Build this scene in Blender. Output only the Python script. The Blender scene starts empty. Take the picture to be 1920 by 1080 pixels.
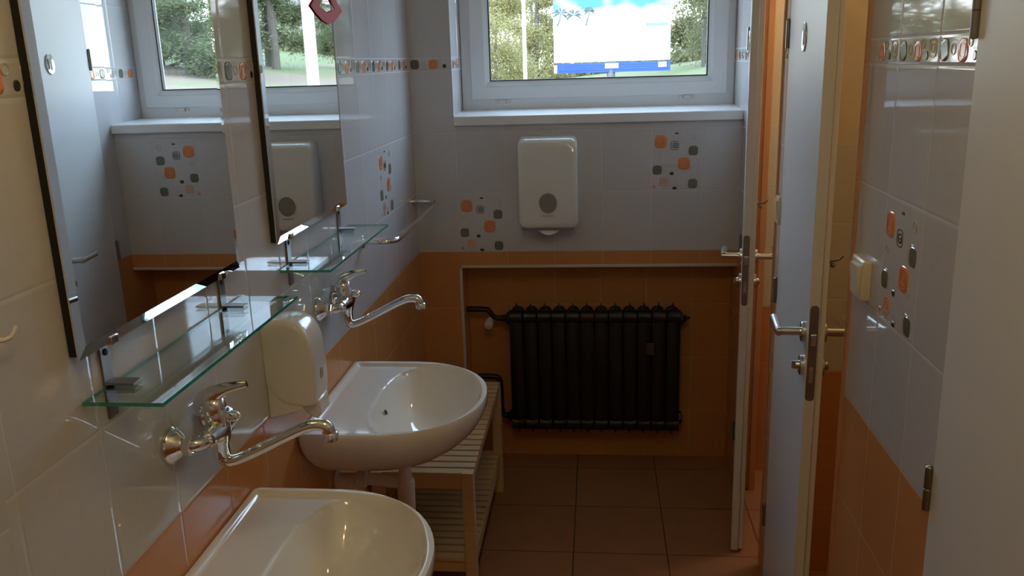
import bpy, bmesh, math, random
from mathutils import Vector, Matrix
random.seed(7)
sc = bpy.context.scene
col = sc.collection
PI = math.pi

# ------------------------------------------------------------------ camera
W = 1.3325          # right wall plane
B = 1.0085          # top of the orange dado
XO = 0.1795         # first vertical joint on the window wall
YR = -1.983         # vertical joint on the right wall
cam = bpy.data.cameras.new('camera'); cam_o = bpy.data.objects.new('camera', cam); col.objects.link(cam_o)
f, yaw, pitch, roll = 1619.85, -0.1024, 0.2571, -0.0303
sy, cy, sp, cp = math.sin(yaw), math.cos(yaw), math.sin(pitch), math.cos(pitch)
fwd = Vector((sy*cp, cy*cp, -sp)); r0 = Vector((cy, -sy, 0)); u0 = r0.cross(fwd)
rgt = math.cos(roll)*r0 + math.sin(roll)*u0; up = -math.sin(roll)*r0 + math.cos(roll)*u0
m = Matrix((( rgt.x, up.x, -fwd.x, 0.7576), (rgt.y, up.y, -fwd.y, -3.5543), (rgt.z, up.z, -fwd.z, 1.7871), (0, 0, 0, 1)))
cam_o.matrix_world = m
cam.sensor_width = 36.0; cam.lens = f*36.0/1920; cam.clip_start = 0.02; cam.clip_end = 500
sc.camera = cam_o

# ------------------------------------------------------------------ light and exposure
sc.view_settings.view_transform = 'Standard'
sc.view_settings.look = 'None'
sc.view_settings.gamma = 1.0
sc.view_settings.use_curve_mapping = False
sc.view_settings.exposure = 0.1
wd = bpy.data.worlds.new('world'); sc.world = wd; wd.use_nodes = True
wn = wd.node_tree; bg = wn.nodes['Background']
tcw = wn.nodes.new('ShaderNodeTexCoord'); sxyz = wn.nodes.new('ShaderNodeSeparateXYZ'); rampw = wn.nodes.new('ShaderNodeValToRGB')
wn.links.new(tcw.outputs['Generated'], sxyz.inputs[0]); wn.links.new(sxyz.outputs['Z'], rampw.inputs[0]); wn.links.new(rampw.outputs[0], bg.inputs[0])
rampw.color_ramp.elements[0].position = 0.0; rampw.color_ramp.elements[0].color = (0.92, 0.96, 1.0, 1)
rampw.color_ramp.elements[1].position = 0.22; rampw.color_ramp.elements[1].color = (0.56, 0.74, 1.0, 1)
bg.inputs[1].default_value = 9.5
sun = bpy.data.lights.new('sun', 'SUN'); sun.energy = 2.0; sun.angle = math.radians(6); sun.color = (1.0, 0.93, 0.80)
sun_o = bpy.data.objects.new('sun', sun); col.objects.link(sun_o)
sun_o.rotation_euler = Vector((0.35, 0.8, -0.55)).to_track_quat('-Z', 'Y').to_euler()
LAMP = Vector((0.70, -2.95, 2.56))
LAMP_W = 3.6
CUB_W = 5.0
cy_ = sc.cycles
cy_.max_bounces = 10; cy_.diffuse_bounces = 6; cy_.glossy_bounces = 6; cy_.transmission_bounces = 8; cy_.transparent_max_bounces = 12
cy_.sample_clamp_indirect = 6.0; cy_.caustics_reflective = False; cy_.caustics_refractive = False
cy_.use_denoising = True

# ------------------------------------------------------------------ material helpers
def N(nt, t, **kw):
    n = nt.nodes.new(t)
    for k, v in kw.items(): setattr(n, k, v)
    return n
def math_(nt, op, a, b=None, c=None):
    n = N(nt, 'ShaderNodeMath', operation=op)
    for i, v in enumerate((a, b, c)):
        if v is None: continue
        if isinstance(v, (int, float)): n.inputs[i].default_value = v
        else: nt.links.new(v, n.inputs[i])
    return n.outputs[0]
def mixc(nt, fac, a, b):
    n = N(nt, 'ShaderNodeMix', data_type='RGBA')
    for s, v in ((0, fac), (6, a), (7, b)):
        if isinstance(v, (int, float)): n.inputs[s].default_value = v
        elif isinstance(v, tuple): n.inputs[s].default_value = (*v, 1) if len(v) == 3 else v
        else: nt.links.new(v, n.inputs[s])
    return n.outputs[2]
def mat(name, c, rough=0.5, metal=0.0, var=0.04, scale=6.0, coat=0.0, bump=0.0, spec=0.5, trans=0.0, ior=1.5):
    m_ = bpy.data.materials.new(name); m_.use_nodes = True
    nt = m_.node_tree; p = nt.nodes['Principled BSDF']
    tc = N(nt, 'ShaderNodeTexCoord'); ns = N(nt, 'ShaderNodeTexNoise'); ns.inputs['Scale'].default_value = scale; ns.inputs['Detail'].default_value = 3
    nt.links.new(tc.outputs['Object'], ns.inputs['Vector'])
    c2 = tuple(max(0, x*(1-var*2)) for x in c)
    nt.links.new(mixc(nt, ns.outputs['Fac'], tuple(c), c2), p.inputs['Base Color'])
    p.inputs['Roughness'].default_value = rough; p.inputs['Metallic'].default_value = metal
    p.inputs['Coat Weight'].default_value = coat; p.inputs['Coat Roughness'].default_value = 0.05
    p.inputs['Specular IOR Level'].default_value = spec
    p.inputs['Transmission Weight'].default_value = trans; p.inputs['IOR'].default_value = ior
    if bump:
        b_ = N(nt, 'ShaderNodeBump'); b_.inputs['Strength'].default_value = bump; b_.inputs['Distance'].default_value = 0.002
        n2 = N(nt, 'ShaderNodeTexNoise'); n2.inputs['Scale'].default_value = scale*8
        nt.links.new(tc.outputs['Object'], n2.inputs['Vector']); nt.links.new(n2.outputs['Fac'], b_.inputs['Height']); nt.links.new(b_.outputs[0], p.inputs['Normal'])
    return m_

def tile_mat(name, border, shift=0.0, band=True, top=99.0, low=(0.60, 0.27, 0.10), high=(0.60, 0.59, 0.60), paint=(0.62, 0.52, 0.36), w=0.2, h=0.25):
    m_ = bpy.data.materials.new(name); m_.use_nodes = True
    nt = m_.node_tree; p = nt.nodes['Principled BSDF']
    uv = N(nt, 'ShaderNodeUVMap'); s = N(nt, 'ShaderNodeSeparateXYZ'); nt.links.new(uv.outputs[0], s.inputs[0])
    u, v = s.outputs[0], s.outputs[1]
    if band:
        inb = math_(nt, 'MULTIPLY', math_(nt, 'GREATER_THAN', v, B+0.75), math_(nt, 'LESS_THAN', v, B+0.80))
        vv = math_(nt, 'SUBTRACT', v, math_(nt, 'MULTIPLY', math_(nt, 'GREATER_THAN', v, B+0.775), 0.05))
    else:
        inb, vv = None, v
    def dist(x, off, per):   # distance to nearest joint in metres
        t = math_(nt, 'FRACT', math_(nt, 'DIVIDE', math_(nt, 'SUBTRACT', x, off-per*20), per))
        return math_(nt, 'MULTIPLY', math_(nt, 'SUBTRACT', 0.5, math_(nt, 'ABSOLUTE', math_(nt, 'SUBTRACT', t, 0.5))), per)
    du = dist(u, 0.0, w); dv = dist(vv, border+shift, h)
    d = math_(nt, 'MINIMUM', du, dv)
    dj = N(nt, 'ShaderNodeMapRange', interpolation_type='SMOOTHSTEP'); nt.links.new(d, dj.inputs[0]); dj.inputs[1].default_value = 0.0007; dj.inputs[2].default_value = 0.0017
    tile = dj.outputs[0]                       # 0 in the joint, 1 on the tile
    pil = N(nt, 'ShaderNodeMapRange', interpolation_type='SMOOTHSTEP'); nt.links.new(d, pil.inputs[0]); pil.inputs[1].default_value = 0.0; pil.inputs[2].default_value = 0.006
    # per-tile tone
    cu = math_(nt, 'FLOOR', math_(nt, 'DIVIDE', u, w)); cv = math_(nt, 'FLOOR', math_(nt, 'DIVIDE', math_(nt, 'SUBTRACT', vv, border+shift), h))
    cx = N(nt, 'ShaderNodeCombineXYZ'); nt.links.new(cu, cx.inputs[0]); nt.links.new(cv, cx.inputs[1])
    wn_ = N(nt, 'ShaderNodeTexWhiteNoise'); nt.links.new(cx.outputs[0], wn_.inputs['Vector'])
    ns = N(nt, 'ShaderNodeTexNoise'); ns.inputs['Scale'].default_value = 60; ns.inputs['Detail'].default_value = 3; nt.links.new(uv.outputs[0], ns.inputs['Vector'])
    ns2 = N(nt, 'ShaderNodeTexNoise'); ns2.inputs['Scale'].default_value = 7; nt.links.new(uv.outputs[0], ns2.inputs['Vector'])
    isup = math_(nt, 'GREATER_THAN', v, border)
    base = mixc(nt, isup, low, high)
    tone = math_(nt, 'ADD', 0.93, math_(nt, 'MULTIPLY', wn_.outputs['Value'], 0.07))
    tone = math_(nt, 'MULTIPLY', tone, math_(nt, 'ADD', 0.95, math_(nt, 'MULTIPLY', ns.outputs['Fac'], 0.1)))
    vm = N(nt, 'ShaderNodeVectorMath', operation='SCALE'); nt.links.new(base, vm.inputs[0]); nt.links.new(tone, vm.inputs['Scale'])
    grout = mixc(nt, isup, (0.55, 0.38, 0.24), (0.605, 0.585, 0.565))
    cc = mixc(nt, tile, grout, vm.outputs[0])
    rg = math_(nt, 'ADD', math_(nt, 'MULTIPLY', tile, -0.55), 0.75)
    rg_up = math_(nt, 'ADD', math_(nt, 'MULTIPLY', tile, -0.685), 0.72)
    rr = math_(nt, 'ADD', math_(nt, 'MULTIPLY', rg, math_(nt, 'SUBTRACT', 1.0, isup)), math_(nt, 'MULTIPLY', rg_up, isup))
    hgt = math_(nt, 'ADD', math_(nt, 'MULTIPLY', pil.outputs[0], 0.0007), math_(nt, 'MULTIPLY', ns2.outputs['Fac'], 0.00014))
    if top < 50:
        ispaint = math_(nt, 'GREATER_THAN', v, top)
        cc = mixc(nt, ispaint, cc, paint)
        rr = math_(nt, 'MAXIMUM', rr, math_(nt, 'MULTIPLY', ispaint, 0.7))
        hgt = math_(nt, 'MULTIPLY', hgt, math_(nt, 'SUBTRACT', 1.0, ispaint))
    bp = N(nt, 'ShaderNodeBump'); bp.inputs['Strength'].default_value = 0.8; bp.inputs['Distance'].default_value = 1.0
    nt.links.new(hgt, bp.inputs['Height']); nt.links.new(bp.outputs[0], p.inputs['Normal'])
    nt.links.new(cc, p.inputs['Base Color']); nt.links.new(rr, p.inputs['Roughness'])
    nt.links.new(math_(nt, 'ADD', 0.35, math_(nt, 'MULTIPLY', isup, 0.25)), p.inputs['Specular IOR Level'])
    return m_

def glass_mat(name, tint, refl=1.0, ior=1.5):
    m_ = bpy.data.materials.new(name); m_.use_nodes = True; nt = m_.node_tree; nt.nodes.clear()
    o = N(nt, 'ShaderNodeOutputMaterial'); mx = N(nt, 'ShaderNodeMixShader'); t = N(nt, 'ShaderNodeBsdfTransparent'); g = N(nt, 'ShaderNodeBsdfGlossy'); fr = N(nt, 'ShaderNodeLayerWeight'); fr.inputs[0].default_value = 0.5; r0_ = ((ior-1)/(ior+1))**2
    schl = math_(nt, 'ADD', r0_, math_(nt, 'MULTIPLY', math_(nt, 'POWER', fr.outputs['Facing'], 5.0), 1-r0_)); t.inputs[0].default_value = (*tint, 1); g.inputs['Roughness'].default_value = 0.01; g.inputs[0].default_value = (refl, refl, refl, 1)
    nt.links.new(schl, mx.inputs[0]); nt.links.new(t.outputs[0], mx.inputs[1]); nt.links.new(g.outputs[0], mx.inputs[2]); nt.links.new(mx.outputs[0], o.inputs[0])
    return m_

def floor_mat():
    m_ = bpy.data.materials.new('terracotta floor tile'); m_.use_nodes = True; nt = m_.node_tree; p = nt.nodes['Principled BSDF']
    uv = N(nt, 'ShaderNodeUVMap'); s = N(nt, 'ShaderNodeSeparateXYZ'); nt.links.new(uv.outputs[0], s.inputs[0])
    FS = 0.3469
    def dist(x, off):
        t = math_(nt, 'FRACT', math_(nt, 'DIVIDE', math_(nt, 'SUBTRACT', x, off-FS*40), FS))
        return math_(nt, 'MULTIPLY', math_(nt, 'SUBTRACT', 0.5, math_(nt, 'ABSOLUTE', math_(nt, 'SUBTRACT', t, 0.5))), FS)
    d = math_(nt, 'MINIMUM', dist(s.outputs[0], 0.6626), dist(s.outputs[1], 0.0225))
    dj = N(nt, 'ShaderNodeMapRange', interpolation_type='SMOOTHSTEP'); nt.links.new(d, dj.inputs[0]); dj.inputs[1].default_value = 0.001; dj.inputs[2].default_value = 0.0028
    ns = N(nt, 'ShaderNodeTexNoise'); ns.inputs['Scale'].default_value = 9; ns.inputs['Detail'].default_value = 6; nt.links.new(uv.outputs[0], ns.inputs['Vector'])
    base = mixc(nt, ns.outputs['Fac'], (0.42, 0.185, 0.09), (0.30, 0.15, 0.075))
    nt.links.new(mixc(nt, dj.outputs[0], (0.06, 0.035, 0.02), base), p.inputs['Base Color'])
    nt.links.new(math_(nt, 'ADD', 0.38, math_(nt, 'MULTIPLY', ns.outputs['Fac'], 0.15)), p.inputs['Roughness'])
    bp = N(nt, 'ShaderNodeBump'); bp.inputs['Strength'].default_value = 0.8; bp.inputs['Distance'].default_value = 0.0015
    nt.links.new(dj.outputs[0], bp.inputs['Height']); nt.links.new(bp.outputs[0], p.inputs['Normal'])
    return m_

M_TILE = tile_mat('glazed wall tile', B)
M_NICHE = tile_mat('orange niche tile', B, shift=-0.0275, band=False)
M_NICHE2 = M_NICHE
M_STALL = tile_mat('cubicle wall tile', B-0.25, band=False, top=B+0.5, high=(0.62, 0.57, 0.47))
M_FLOOR = floor_mat()
M_PAINT = mat('white wall paint', (0.74, 0.72, 0.68), 0.8, bump=0.2)
M_CEIL = mat('ceiling paint', (0.78, 0.76, 0.72), 0.85)
M_ORANGE = mat('orange glaze', (0.78, 0.30, 0.11), 0.12)
M_ORANGE2 = mat('deep orange glaze', (0.62, 0.17, 0.05), 0.10)
M_GREEN = mat('grey green glaze', (0.155, 0.165, 0.115), 0.10)
M_DARKG = mat('dark green glaze', (0.06, 0.065, 0.045), 0.10)
M_CLEAR = mat('clear relief glaze', (0.50, 0.48, 0.46), 0.06)
M_CERAM = mat('white ceramic', (0.80, 0.78, 0.75), 0.06, var=0.01, coat=0.5)
M_CHROME = mat('chrome', (0.78, 0.78, 0.78), 0.05, 1.0, var=0.01)
M_STEEL = mat('brushed steel', (0.60, 0.59, 0.57), 0.27, 1.0, var=0.03)
M_DSTEEL = mat('dark steel plate', (0.30, 0.29, 0.27), 0.38, 1.0, var=0.05)
M_BLACK = mat('black backing', (0.012, 0.012, 0.012), 0.6)
M_HOLE = mat('dark hole', (0.02, 0.02, 0.02), 0.7)
M_MIRROR = mat('mirror silvering', (0.88, 0.90, 0.89), 0.0, 1.0, var=0.0)
M_PVC = mat('white window plastic', (0.78, 0.79, 0.80), 0.28, var=0.01)
M_GASK = mat('black rubber gasket', (0.015, 0.015, 0.015), 0.5)
M_SILL = mat('white sill board', (0.80, 0.80, 0.80), 0.25, var=0.01)
M_PLAST = mat('white dispenser plastic', (0.72, 0.71, 0.67), 0.16, var=0.01, coat=0.3)
M_PLAST2 = mat('cream dispenser plastic', (0.74, 0.71, 0.64), 0.14, var=0.01, coat=0.3)
M_GREYP = mat('smoked grey window', (0.26, 0.24, 0.21), 0.15)
M_PAPER = mat('white paper towel', (0.80, 0.79, 0.76), 0.9)
M_MARK = mat('grey print', (0.30, 0.29, 0.28), 0.5)
M_PIPE = mat('white plastic pipe', (0.74, 0.70, 0.66), 0.3)
M_DOOR = mat('off white door paint', (0.72, 0.72, 0.71), 0.35, var=0.02)
M_FRAME = mat('orange brown steel frame paint', (0.60, 0.31, 0.15), 0.45, var=0.05)
M_SWITCH = mat('cream switch plastic', (0.72, 0.66, 0.50), 0.3, var=0.01)
M_IRON = mat('black radiator paint', (0.0075, 0.007, 0.0065), 0.40, var=0.1, bump=0.2)
M_WHITE = mat('white plastic head', (0.75, 0.72, 0.66), 0.3)
M_RED = mat('red lips film', (0.60, 0.02, 0.025), 0.55, spec=0.15)
M_TRIMP = mat('pale edge profile', (0.62, 0.56, 0.48), 0.4)
M_GLASS = glass_mat('window glass', (0.97, 0.99, 0.98))
M_SHELF = glass_mat('shelf glass', (0.90, 0.965, 0.945), 1.0, 1.6)
M_GEDGE = mat('green glass edge', (0.03, 0.40, 0.31), 0.08, spec=1.0, var=0.3, scale=40)
def wood_mat(name, a, b):
    m_ = bpy.data.materials.new(name); m_.use_nodes = True; nt = m_.node_tree; p = nt.nodes['Principled BSDF']
    tc = N(nt, 'ShaderNodeTexCoord'); mp = N(nt, 'ShaderNodeMapping'); mp.inputs['Scale'].default_value = (2, 40, 40)
    ns = N(nt, 'ShaderNodeTexNoise'); ns.inputs['Scale'].default_value = 3; ns.inputs['Detail'].default_value = 5
    nt.links.new(tc.outputs['Object'], mp.inputs[0]); nt.links.new(mp.outputs[0], ns.inputs['Vector'])
    nt.links.new(mixc(nt, ns.outputs['Fac'], a, b), p.inputs['Base Color']); p.inputs['Roughness'].default_value = 0.5
    return m_
M_WOOD = wood_mat('pale birch wood', (0.64, 0.46, 0.25), (0.50, 0.34, 0.17))

# ------------------------------------------------------------------ geometry helpers
def box(bm, x0, x1, y0, y1, z0, z1, mi=0, skip=()):
    v = [bm.verts.new((x, y, z)) for x in (x0, x1) for y in (y0, y1) for z in (z0, z1)]
    F = {'x0': (0, 1, 3, 2), 'x1': (4, 6, 7, 5), 'y0': (0, 4, 5, 1), 'y1': (2, 3, 7, 6), 'z0': (0, 2, 6, 4), 'z1': (1, 5, 7, 3)}
    out = []
    for k, q in F.items():
        if k in skip: continue
        fc = bm.faces.new([v[i] for i in q]); fc.material_index = mi; out.append(fc)
    return out
def rings(bm, rs, cap=(True, True), mi=0, closed=True, smooth=True):
    """loft a list of point rings into a skin"""
    V = [[bm.verts.new(p) for p in r] for r in rs]
    n = len(rs[0])
    for a, b in zip(V, V[1:]):
        for i in range(n if closed else n-1):
            j = (i+1) % n
            fc = bm.faces.new((a[i], a[j], b[j], b[i])); fc.material_index = mi; fc.smooth = smooth
    if cap[0]:
        fc = bm.faces.new(list(reversed(V[0]))); fc.material_index = mi
    if cap[1]:
        fc = bm.faces.new(V[-1]); fc.material_index = mi
    return V
def lathe(bm, prof, o, axis='z', seg=32, mi=0, cap=(True, True)):
    """prof: (distance along axis, radius)"""
    o = Vector(o)
    A = {'x': (Vector((1, 0, 0)), Vector((0, 1, 0)), Vector((0, 0, 1))), 'y': (Vector((0, 1, 0)), Vector((0, 0, 1)), Vector((1, 0, 0))), 'z': (Vector((0, 0, 1)), Vector((1, 0, 0)), Vector((0, 1, 0)))}
    a, e1, e2 = A[axis] if isinstance(axis, str) else axis
    rs = [[o + a*t + (e1*math.cos(2*PI*i/seg) + e2*math.sin(2*PI*i/seg))*max(r, 1e-5) for i in range(seg)] for t, r in prof]
    return rings(bm, rs, cap, mi)
def spline(pts, n=8):
    P = [Vector(p) for p in pts]; out = []
    for i in range(len(P)-1):
        p0, p1, p2, p3 = P[max(i-1, 0)], P[i], P[i+1], P[min(i+2, len(P)-1)]
        for k in range(n):
            t = k/n
            out.append(0.5*((2*p1) + (p2-p0)*t + (2*p0-5*p1+4*p2-p3)*t*t + (3*p1-p0-3*p2+p3)*t**3))
    out.append(P[-1]); return out
def tube(bm, pts, r, seg=16, mi=0, cap=(True, True), flat=1.0, upv=None):
    P = [Vector(p) for p in pts]; n = len(P)
    R = r if isinstance(r, (list, tuple)) else [r]*n
    if len(R) != n: R = [R[0] + 0*0 if False else R[min(int(i*(len(R)-1)/(n-1)), len(R)-2)]*(1-((i*(len(R)-1)/(n-1)) - min(int(i*(len(R)-1)/(n-1)), len(R)-2))) + R[min(int(i*(len(R)-1)/(n-1)), len(R)-2)+1]*((i*(len(R)-1)/(n-1)) - min(int(i*(len(R)-1)/(n-1)), len(R)-2)) for i in range(n)]
    T = [(P[min(i+1, n-1)]-P[max(i-1, 0)]).normalized() for i in range(n)]
    a = Vector(upv) if upv else (Vector((0, 0, 1)) if abs(T[0].z) < 0.9 else Vector((0, 1, 0)))
    rs = []
    for i in range(n):
        b = T[i].cross(a)
        if b.length < 1e-4: b = T[i].cross(Vector((0, 1, 0.01)))
        b.normalize(); a2 = b.cross(T[i]).normalized()
        if not upv: a = a2
        rs.append([P[i] + (a2*math.cos(2*PI*k/seg)*flat + b*math.sin(2*PI*k/seg))*R[i] for k in range(seg)])
    return rings(bm, rs, cap, mi)
def rrect(w, h, r, n=5):
    pts = []
    for cx, cz, a0 in ((w/2-r, h/2-r, 0), (-w/2+r, h/2-r, 90), (-w/2+r, -h/2+r, 180), (w/2-r, -h/2+r, 270)):
        for k in range(n+1):
            a = math.radians(a0+90*k/n); pts.append((cx+r*math.cos(a), cz+r*math.sin(a)))
    return pts
def new(): return bmesh.new()
def link(name, bm, mats, parent=None, loc=(0, 0, 0), rot=None, angle=35, bevel=0.0, seg=2, keep=False):
    bm.normal_update()
    if not keep: bmesh.ops.recalc_face_normals(bm, faces=bm.faces)
    me = bpy.data.meshes.new(name); bm.to_mesh(me); bm.free()
    for mm in (mats if isinstance(mats, (list, tuple)) else [mats]): me.materials.append(mm)
    me.polygons.foreach_set('use_smooth', [True]*len(me.polygons))
    me.set_sharp_from_angle(angle=math.radians(angle))
    o = bpy.data.objects.new(name, me); col.objects.link(o)
    o.location = loc
    if rot: o.rotation_euler = rot
    if parent: o.parent = parent
    if bevel:
        b_ = o.modifiers.new('bevel', 'BEVEL'); b_.width = bevel; b_.segments = seg; b_.limit_method = 'ANGLE'; b_.angle_limit = math.radians(40)
        b_.harden_normals = False
    return o
def tag(o, label=None, cat=None, group=None, kind=None):
    if label: o['label'] = label
    if cat: o['category'] = cat
    if group: o['group'] = group
    if kind: o['kind'] = kind
    return o
def thing(name, label, cat, loc=(0, 0, 0), rz=0.0, group=None, kind=None):
    o = bpy.data.objects.new(name, None); col.objects.link(o); o.empty_display_size = 0.05
    o.location = loc; o.rotation_euler = (0, 0, rz)
    return tag(o, label, cat, group, kind)
def dup(root, loc, label, group=None):
    def cp_(o, parent):
        c = o.copy(); col.objects.link(c)
        if parent: c.parent = parent
        for ch in list(o.children): cp_(ch, c)
        return c
    r = cp_(root, None); r.location = loc; r['label'] = label
    return r

# ------------------------------------------------------------------ walls
def ML(u, z, d=0.0): return Vector((d, u, z))
def MF(u, z, d=0.0): return Vector((u+XO, -d, z))
def MR(u, z, d=0.0): return Vector((W-d, YR-u, z))
def panel(bm, M, us, zs, hole=lambda u, z: False, mi=0, d=0.0, vshift=0.0, ushift=0.0):
    uvl = bm.loops.layers.uv.verify()
    for a, b in zip(us, us[1:]):
        for c, e in zip(zs, zs[1:]):
            if hole((a+b)/2, (c+e)/2): continue
            q = [(a, c), (b, c), (b, e), (a, e)]
            fc = bm.faces.new([bm.verts.new(M(x, z, d)) for x, z in q]); fc.material_index = mi
            for lp, (x, z) in zip(fc.loops, q): lp[uvl].uv = (x+ushift, z+vshift)
def quad(bm, pts, uvs, mi=0):
    uvl = bm.loops.layers.uv.verify()
    fc = bm.faces.new([bm.verts.new(p) for p in pts]); fc.material_index = mi
    for lp, q in zip(fc.loops, uvs): lp[uvl].uv = q
def relief(bm, M, u, z, w, h, mi, t=0.0012, ring=0.0, rr=0.3, base=0.0):
    out = [(u+x, z+y) for x, y in rrect(w, h, rr*min(w, h), 3)]
    if ring:
        inn = [(u+x, z+y) for x, y in rrect(w-2*ring, h-2*ring, rr*min(w, h)*0.7, 3)]
        rs = [[M(x, y, base) for x, y in out], [M(x, y, base+t) for x, y in [(u+(a-u)*0.96, z+(b-z)*0.96) for a, b in out]], [M(x, y, base+t) for x, y in [(u+(a-u)*1.04, z+(b-z)*1.04) for a, b in inn]], [M(x, y, base) for x, y in inn]]
        rings(bm, rs, (False, False), mi)
    else:
        k = 1-0.0016/max(w, h)*2
        rs = [[M(x, y, base) for x, y in out], [M(u+(x-u)*k, z+(y-z)*k, base+t) for x, y in out]]
        rings(bm, rs, (False, True), mi)
# material slots on every tiled wall: 0 tile, 1 orange, 2 deep orange, 3 green, 4 dark green, 5 clear, 6 paint
SLOTS = [M_TILE, M_ORANGE, M_ORANGE2, M_GREEN, M_DARKG, M_CLEAR, M_PAINT]
def decor_tile(bm, M, u0, z0):
    def R(u, v, w, h, mi, **k): relief(bm, M, u0+u/100, z0+v/100, w/100, h/100, mi, **k)
    for u, v in ((3.3, 19.5), (12.7, 10.7)):
        R(u, v, 4.9, 5.1, 1); R(u, v, 3.9, 4.1, 2, ring=0.0022, base=0.0008); R(u-0.1, v+0.1, 2.2, 2.3, 2, ring=0.0018, base=0.0008)
    R(8.9, 17.9, 3.3, 3.5, 3, ring=0.0028); R(9.0, 17.9, 1.9, 2.0, 4, ring=0.0035); R(9.0, 17.9, 0.6, 0.6, 4)
    for u, v, s in ((16.3, 15.8, -1), (2.0, 8.2, 1), (16.3, 2.5, -1)):
        R(u, v, 3.7, 3.8, 3); R(u+s*0.5, v+0.2, 4.0, 4.1, 5, ring=0.0012, t=0.0008)
    R(7.8, 6.7, 1.6, 1.3, 4); R(9.1, 0.75, 1.7, 1.1, 4); R(9.6, 22.8, 1.5, 0.6, 4)
    R(4.8, 3.4, 3.6, 3.5, 1, ring=0.0035); R(4.8, 3.5, 1.9, 1.8, 1, ring=0.004); R(0.8, 1.5, 1.3, 1.2, 1)
    for u, v, s in ((16.3, 21.5, 2.1), (2.3, 14.3, 1.8), (15.2, 8.9, 1.8), (4.3, 1.3, 1.6), (9.7, 1.9, 1.9)):
        R(u, v, s, s, 5, ring=0.0022, rr=0.45)
def band_run(bm, M, ua, ub, off=0.0):
    z0 = B+0.75
    def ok(u): return ua+0.021 <= u <= ub-0.021
    k = math.floor((ua-off)/0.2)-1
    while 0.2*k+off < ub:
        b = 0.2*k+off
        for u, v, w, h, mi, rg, rr in ((2.2, 2.5, 3.6, 3.7, 3, 0, .3), (5.9, 2.6, 1.9, 2.0, 5, .0025, .45), (9.8, 2.4, 3.9, 3.7, 1, 0, .3), (9.8, 2.4, 2.3, 2.3, 2, .0022, .3), (12.4, 3.7, 1.7, 1.7, 5, .0022, .45), (14.3, 1.6, 1.5, 1.5, 4, 0, .4), (17.0, 2.9, 3.3, 3.3, 5, .0026, .3), (17.0, 2.9, 1.7, 1.7, 5, .0024, .3)):
            uu = b+u/100
            if ok(uu): relief(bm, M, uu, z0+v/100, w/100, h/100, mi, ring=rg, rr=rr, base=0.0008 if (mi == 2) else 0.0)
        k += 1
ZTOP = 2.32; ZC = 2.72; YB = -4.35
def wall_mesh(M, us, zs, hole=lambda u, z: False, bands=(), decors=(), name='wall'):
    bm = new()
    panel(bm, M, us, [z for z in zs if z <= ZTOP+1e-6], hole)
    panel(bm, M, us, [z for z in zs if z >= ZTOP-1e-6], hole, mi=6)
    for a, b, o in bands: band_run(bm, M, a, b, o)
    for u, z in decors: decor_tile(bm, M, u, z)
    return bm
STEP = -2.63
bm = wall_mesh(ML, [STEP, -1.2, 0.0], [0, B, ZTOP, ZC], bands=[(STEP, 0, 0.0)], decors=[(-0.6, B+0.25)])
panel(bm, ML, [YB, STEP], [0, B, ZTOP], d=0.008, ushift=0.07, vshift=0.03); panel(bm, ML, [YB, STEP], [ZTOP, ZC], d=0.008, mi=6)
quad(bm, [(0, STEP, 0), (0.008, STEP, 0), (0.008, STEP, ZC), (0, STEP, ZC)], [(0.05, 0.1), (0.058, 0.1), (0.058, 0.2), (0.05, 0.2)], 0)
tag(link('wall_left', bm, SLOTS, keep=True), kind='structure')

# window wall (with window opening and radiator niche)
WX0, WX1, WZ0, WZ1 = 0.174, W, 1.545, 2.50
NX0, NZ1, ND = 0.180, 0.938, 0.16
uF = lambda x: x-XO
us = [uF(x) for x in (0, WX0, NX0, 0.6, W)]; zs = [0, NZ1, B, WZ0, ZTOP, WZ1, ZC]
def hF(u, z):
    x = u+XO
    return (x > WX0 and WZ0 < z < WZ1) or (x > NX0 and z < NZ1)
bm = wall_mesh(MF, us, zs, hF, bands=[(uF(0), uF(WX0), -0.18+0.003)], decors=[(0.0, B), (0.8, B+0.25)])
# reveals of the window opening (tiled, band running in)
quad(bm, [(WX0, 0, WZ0), (WX0, 0.30, WZ0), (WX0, 0.30, ZTOP), (WX0, 0, ZTOP)], [(0.02, WZ0), (0.32, WZ0), (0.32, ZTOP), (0.02, ZTOP)], 0)
quad(bm, [(WX0, 0, ZTOP), (WX0, 0.30, ZTOP), (WX0, 0.30, WZ1), (WX0, 0, WZ1)], [(0, 0)]*4, 6)
quad(bm, [(W, 0, WZ0), (W, 0.30, WZ0), (W, 0.30, ZTOP), (W, 0, ZTOP)], [(0.12, WZ0), (0.42, WZ0), (0.42, ZTOP), (0.12, ZTOP)], 0)
quad(bm, [(W, 0, ZTOP), (W, 0.30, ZTOP), (W, 0.30, WZ1), (W, 0, WZ1)], [(0, 0)]*4, 6)
quad(bm, [(WX0, 0, WZ1), (W, 0, WZ1), (W, 0.30, WZ1), (WX0, 0.30, WZ1)], [(0, 0)]*4, 6)
band_run(bm, lambda u, z, d=0: Vector((WX0+d, u, z)), 0.0, 0.24, 0.02)
band_run(bm, lambda u, z, d=0: Vector((W-d, u, z)), 0.0, 0.24, 0.1)
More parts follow.
